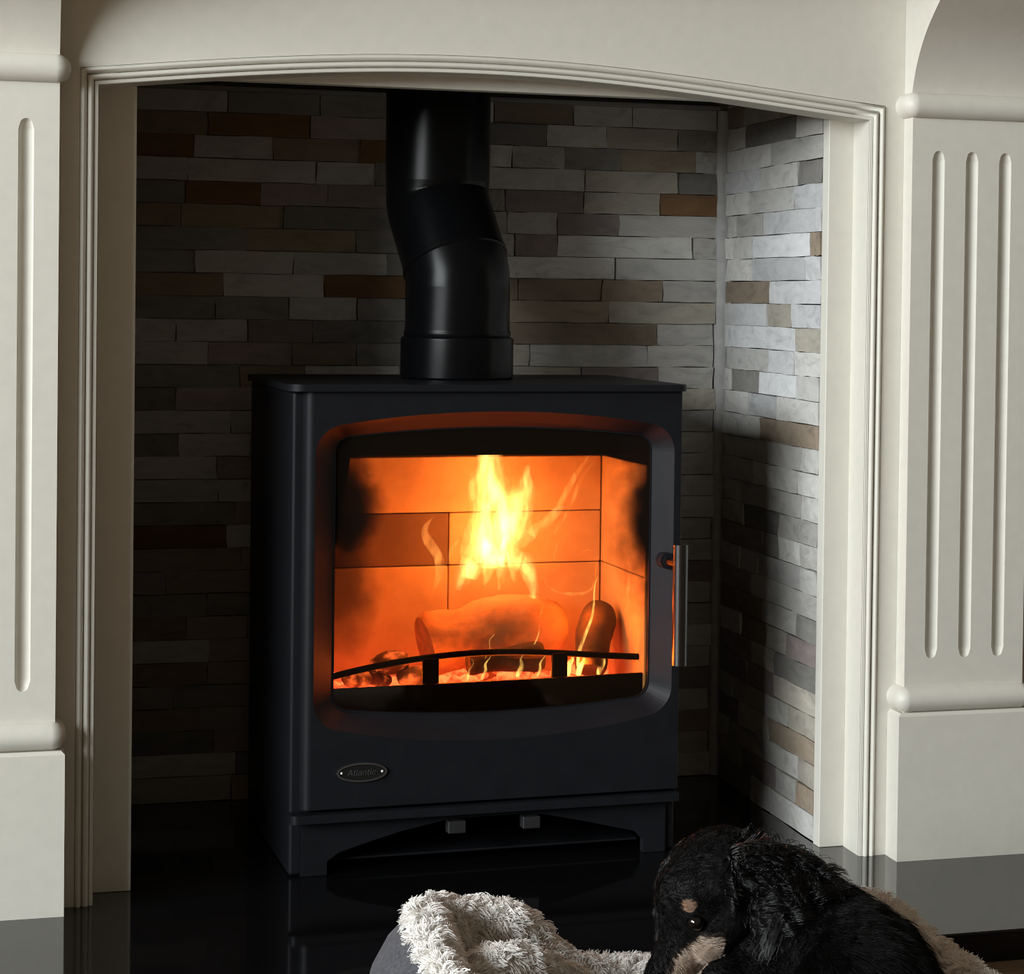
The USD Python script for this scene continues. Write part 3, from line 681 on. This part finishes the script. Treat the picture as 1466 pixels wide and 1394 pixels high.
curves('fleece_pile', fleece(fold, 22000, lambda p: p[:, 2] > -.02, .0135, seed=2), [.00115, .0011, .0010, .0008, .0004], strand_m, fo, kind='stuff')

# ------------------------------------------------------------------ the dog: long-haired, black and tan, lying in the bed with its chin on the low rim
HC = np.array([.646, -.52, .1189])                              # middle of the skull
TO = -CFW
def vec(a, b, c):
    return a * CR + b * CU + c * TO
hf = vec(-.62, -.74, .26); hf /= np.linalg.norm(hf)             # where the muzzle points: down to the left
hl = vec(.45, -.05, .89); hl -= hf * (hl @ hf); hl /= np.linalg.norm(hl)
hu = np.cross(hf, hl)
if hu @ vec(-.69, .58, .4) < 0:
    hu = -hu
def hp(f, u, l):
    return HC + hf * f + hu * u + hl * l
B = []
def bone(a, ra, b, rb):
    B.append(hull2(a, ra, b, rb, 28))
skull, brow_c, muz, nose, jaw0, jaw1 = hp(-.004, 0, 0), hp(.026, .012, 0), hp(.064, -.010, 0), hp(.112, -.016, 0), hp(.030, -.024, 0), hp(.092, -.025, 0)
bone(skull, .051, brow_c, .042); bone(brow_c, .040, muz, .027); bone(muz, .027, nose, .018); bone(jaw0, .030, jaw1, .014)
for s_ in (-1, 1):
    bone(hp(.012, -.018, .022 * s_), .034, hp(.058, -.018, .012 * s_), .024)
    bone(hp(.034, .026, .026 * s_), .014, hp(.044, .020, .026 * s_), .012)
neck, sho, mid_b, hip = np.array([.712, -.505, .088]), np.array([.737, -.540, .052]), np.array([.752, -.640, .044]), np.array([.730, -.740, .042])
bone(skull, .048, neck, .056); bone(neck, .056, sho, .069); bone(sho, .068, mid_b, .070); bone(mid_b, .070, hip, .068)
bone(sho + [-.05, -.05, -.03], .042, np.array([.640, -.640, .004]), .024); bone(np.array([.640, -.640, .004]), .023, np.array([.560, -.600, .000]), .018); bone(np.array([.560, -.600, .0]), .018, np.array([.535, -.590, -.004]), .020)
bone(sho + [-.03, -.09, -.03], .040, np.array([.640, -.700, .002]), .024); bone(np.array([.640, -.700, .002]), .022, np.array([.565, -.680, -.002]), .018); bone(np.array([.565, -.680, -.002]), .018, np.array([.540, -.675, -.004]), .020)
CHEST = np.array([.682, -.562, .022])
bone(neck + [-.01, -.02, -.02], .048, CHEST, .040); bone(CHEST, .036, np.array([.631, -.578, .027]), .026); bone(CHEST, .038, sho + [-.01, -.08, -.02], .05)
bone(hip + [-.03, .0, -.02], .058, np.array([.640, -.780, .010]), .040); bone(np.array([.640, -.780, .010]), .034, np.array([.690, -.840, .000]), .022); bone(np.array([.690, -.840, .0]), .021, np.array([.600, -.850, -.003]), .018)
bone(hip + [.02, -.05, -.01], .036, np.array([.66, -.86, .006]), .020); bone(np.array([.66, -.86, .006]), .020, np.array([.52, -.80, .0]), .012)
dm = Manifold.batch_boolean(B, m3.OpType.Add).refine_to_length(0.006)
dm = tm(dm); dm.merge_vertices(); trimesh.smoothing.filter_taubin(dm, iterations=14)
v = dm.vertices - HC
lf, lu, ll = v @ hf, v @ hu, v @ hl
def blob(c, r):
    d = np.linalg.norm((np.stack([lf, lu, ll], 1) - np.array(c)) / np.array(r), axis=1)
    return np.clip(1.6 - d, 0, 1)
dog = thing('dog', 'black and tan long-haired dog lying in the fleece bed with its head low', 'dog')
coat_nodes = lambda c, r: plain(c, r, 0.5, 0.2, 80)
M['coat'] = mat('black_and_tan_coat', {'a': ('attribute', {'attribute': 'tan'}), 'm': ('mix_color', {'a': (0.004, 0.0035, 0.0035), 'b': (0.30, 0.20, 0.14)}), 'p': ('principled_bsdf', {'roughness': 0.7, 'specular_ior_level': 0.2})},
                [('a.fac', 'm.fac'), ('m.result', 'p.base_color')])
M['hair'] = plain('black_hair', (0.0016, 0.0014, 0.0014), 0.40, 0.25, 60, specular_ior_level=0.10)
M['ear_skin'] = plain('black_ear', (0.0015, 0.0014, 0.0014), 0.9, 0.2, 80, specular_ior_level=0.0)
M['ear_hair'] = plain('glossy_ear_hair', (0.0030, 0.0028, 0.0030), 0.20, 0.25, 60, specular_ior_level=0.42)
M['tan'] = plain('tan_hair', (0.24, 0.14, 0.085), 0.5, 0.25, 120)
M['pale'] = plain('pale_muzzle_hair', (0.42, 0.32, 0.25), 0.5, 0.25, 120)
body_d = obj('body', dm, M['coat'], dog, True)
# eyes, eyelids, nose
for s_ in (-1, 1):
    e = obj('eye', ball(hp(.0505, .0120, .0335 * s_), .0088, 32), plain(f'dark_eye_{s_ + 1}', (0.005, 0.0035, 0.003), 0.04, 0.1, specular_ior_level=0.8), dog, True, label='dark shining eye')
obj('nose', tm(Manifold.batch_hull([ball(hp(.128, -.012, .007), .010, 20), ball(hp(.128, -.012, -.007), .010, 20), ball(hp(.122, -.022, 0), .009, 20)])), plain('wet_nose', (0.006, 0.006, 0.006), 0.25, 0.1), dog, True, label='wet black nose')
# ears: soft flaps hanging from the side of the skull
def ear(pts, widths, wdir, tdir, th):
    P = resample(pts, 20); Wd = np.interp(np.linspace(0, 1, 20), np.linspace(0, 1, len(widths)), widths)
    rings, ang = [], np.arange(24) * 2 * np.pi / 24
    for i in range(20):
        t = P[min(i + 1, 19)] - P[max(i - 1, 0)]; t /= np.linalg.norm(t)
        n_ = tdir - t * (tdir @ t); n_ /= np.linalg.norm(n_); w_ = np.cross(t, n_)
        bow = 0.35 * Wd[i] * np.cos(ang) ** 2
        rings.append([P[i] + w_ * Wd[i] * math.cos(a) + n_ * (th * math.sin(a) - b_) for a, b_ in zip(ang, bow)])
    return loft(rings)
earL = ear([hp(-.014, .026, .044), (.676, -.578, .139), (.697, -.600, .112), (.722, -.600, .088), (.742, -.588, .074)], [.016, .030, .037, .030, .006], None, TO, .007)
earR = ear([hp(-.014, .026, -.044), (.610, -.490, .112), (.604, -.492, .080), (.600, -.494, .052)], [.012, .018, .018, .006], None, TO, .006)
eL = obj('ear', earL, M['ear_skin'], dog, True)
eR = obj('ear', earR, M['ear_skin'], dog, True)
def fur(mesh, n, lenf, dirf, seed, keep=None, wave=0.0, lift=0.35, k=7, clump=0.012, spread=.10, gather=0.0, freq=6.5):
    p, nn = sample(mesh, n, keep)
    r = np.random.default_rng(seed)
    d = dirf(p)
    d = d - nn * (d * nn).sum(1, keepdims=True)
    d /= np.linalg.norm(d, axis=1, keepdims=True) + 1e-9
    c = np.stack([meshkit.noise((np.floor(p / clump) if gather else p / clump) * (0.7 if gather else 1) + 17 * q) - .5 for q in (1, 2, 3)], 1)
    d = d + nn * lift + c * 0.7 + r.normal(0, spread, p.shape)
    d /= np.linalg.norm(d, axis=1, keepdims=True)
    L = lenf(p) * r.uniform(.65, 1.1, len(p))
    cell = (np.floor(p / clump) + .5) * clump
    side = np.cross(d, nn); side /= np.linalg.norm(side, axis=1, keepdims=True) + 1e-9
    t = np.linspace(0, 1, k)
    ph = meshkit.noise((cell if gather else p) / (clump * 1.3) + 5) * 7
    S = p[:, None] + d[:, None] * (L[:, None] * t)[:, :, None]
    S -= nn[:, None] * (L[:, None] * lift * 0.75 * t ** 2)[:, :, None]
    S[:, :, 2] -= L[:, None] * 0.18 * t ** 2
    if gather:
        S += gather * (cell - p)[:, None] * (t ** 0.8)[None, :, None]
    if wave:
        S += side[:, None] * (wave * (np.sin(t[None] * freq + ph[:, None]) - np.sin(ph)[:, None]) * t[None] ** .5)[:, :, None]
        S += nn[:, None] * (wave * 0.6 * (1 - np.cos(t[None] * freq + ph[:, None] * 1.3)) * t[None])[:, :, None]
    return S
def local(p):
    q = p - HC
    return q @ hf, q @ hu, q @ hl
def is_face(p):
    f, u, l = local(p)
    return (np.linalg.norm(p - HC, axis=1) < .16) & (f > -.005)
def seg_d(p, a, b):
    a, b = np.asarray(a), np.asarray(b); h = np.clip(((p - a) @ (b - a)) / ((b - a) @ (b - a)), 0, 1)
    return np.linalg.norm(p - a - h[:, None] * (b - a), axis=1)
def on_muzzle(p):
    return seg_d(p, hp(.02, -.014, 0), hp(.112, -.018, 0)) / .030 < 0.95 * seg_d(p, CHEST, neck + [-.01, -.02, -.02]) / .042
def patch(p):
    f, u, l = local(p)
    P3 = np.stack([f, u, np.abs(l)], 1)
    cheek = np.linalg.norm((P3 - [.076, -.024, .026]) / [.036, .025, .032], axis=1) < 1 + .3 * (meshkit.noise(p * 160) - .5)
    cheek &= on_muzzle(p)
    spot = np.linalg.norm((P3 - [.042, .029, .030]) / [.0075, .0075, .008], axis=1) < 1
    eyes = np.linalg.norm(P3 - [.050, .012, .0345], axis=1) < .0125
    return cheek, spot, eyes
tan_v = np.maximum.reduce([blob((.076, -.022, s_ * .026), (.028, .015, .028)) * on_muzzle(dm.vertices) for s_ in (-1, 1)] + [blob((.042, .029, s_ * .030), (.005, .006, .006)) for s_ in (-1, 1)])
UsdGeom.PrimvarsAPI(body_d).CreatePrimvar('tan', Sdf.ValueTypeNames.FloatArray, 'vertex').Set(Vt.FloatArray.FromNumpy(np.clip(tan_v, 0, 1).astype(np.float32)))
def flow(p):
    f, u, l = local(p)
    back = -hf[None] + hl[None] * np.sign(l)[:, None] * .35 - hu[None] * .15
    bodyd = np.array([.55, -.45, -.55])[None] + 0 * p
    wgt = np.clip((np.linalg.norm(p - HC, axis=1) - .05) / .05, 0, 1)[:, None]
    return back * (1 - wgt) + bodyd * wgt
def flen(p):
    f, u, l = local(p)
    d = np.linalg.norm(p - HC, axis=1)
    L = np.where(is_face(p), np.clip(.0075 - f * .02, .0045, .009), np.clip(.012 + (d - .05) * .28, .012, .030))
    return L
vis = lambda p: (p[:, 1] > -.98) & (p[:, 2] > -.03)
def black(p):
    a, b, c = patch(p)
    return vis(p) & ~a & ~b & ~c
curves('coat_hair', fur(dm, 80000, flen, flow, 3, black, 0.0016, 0.30), [.00050, .00050, .00046, .0004, .00035, .00025, .0001], M['hair'], body_d, kind='stuff')
curves('muzzle_hair', fur(dm, 5000, flen, flow, 4, lambda p: patch(p)[0] & ~patch(p)[2], 0.0005, 0.30), [.00045, .00045, .0004, .0004, .0003, .0002, .0001], M['pale'], body_d, kind='stuff', label='pale tan hair on the side of the muzzle')
curves('brow_hair', fur(dm, 700, flen, flow, 5, lambda p: patch(p)[1] & ~patch(p)[2], 0.0004, 0.30), [.00045, .00045, .0004, .0004, .0003, .0002, .0001], M['tan'], body_d, kind='stuff', label='tan spot above the eye')
ed = vec(.62, -.62, .1); er = vec(-.15, -1, 0)
curves('ear_hair', fur(earL, 7000, lambda p: .046 + 0 * p[:, 0], lambda p: ed[None] + 0 * p, 6, lambda p: np.linalg.norm(p - [.742, -.588, .074], axis=1) > .008, .0105, .45, 22, .013, .02, .85, 9.5), np.linspace(.0007, .00025, 22), M['ear_hair'], eL, kind='stuff')
curves('ear_hair', fur(earR, 4000, lambda p: .016 + 0 * p[:, 0], lambda p: er[None] + 0 * p, 7, None, .0022, .30, 10, .011, .06), np.linspace(.0006, .0002, 10), M['ear_hair'], eR, kind='stuff')
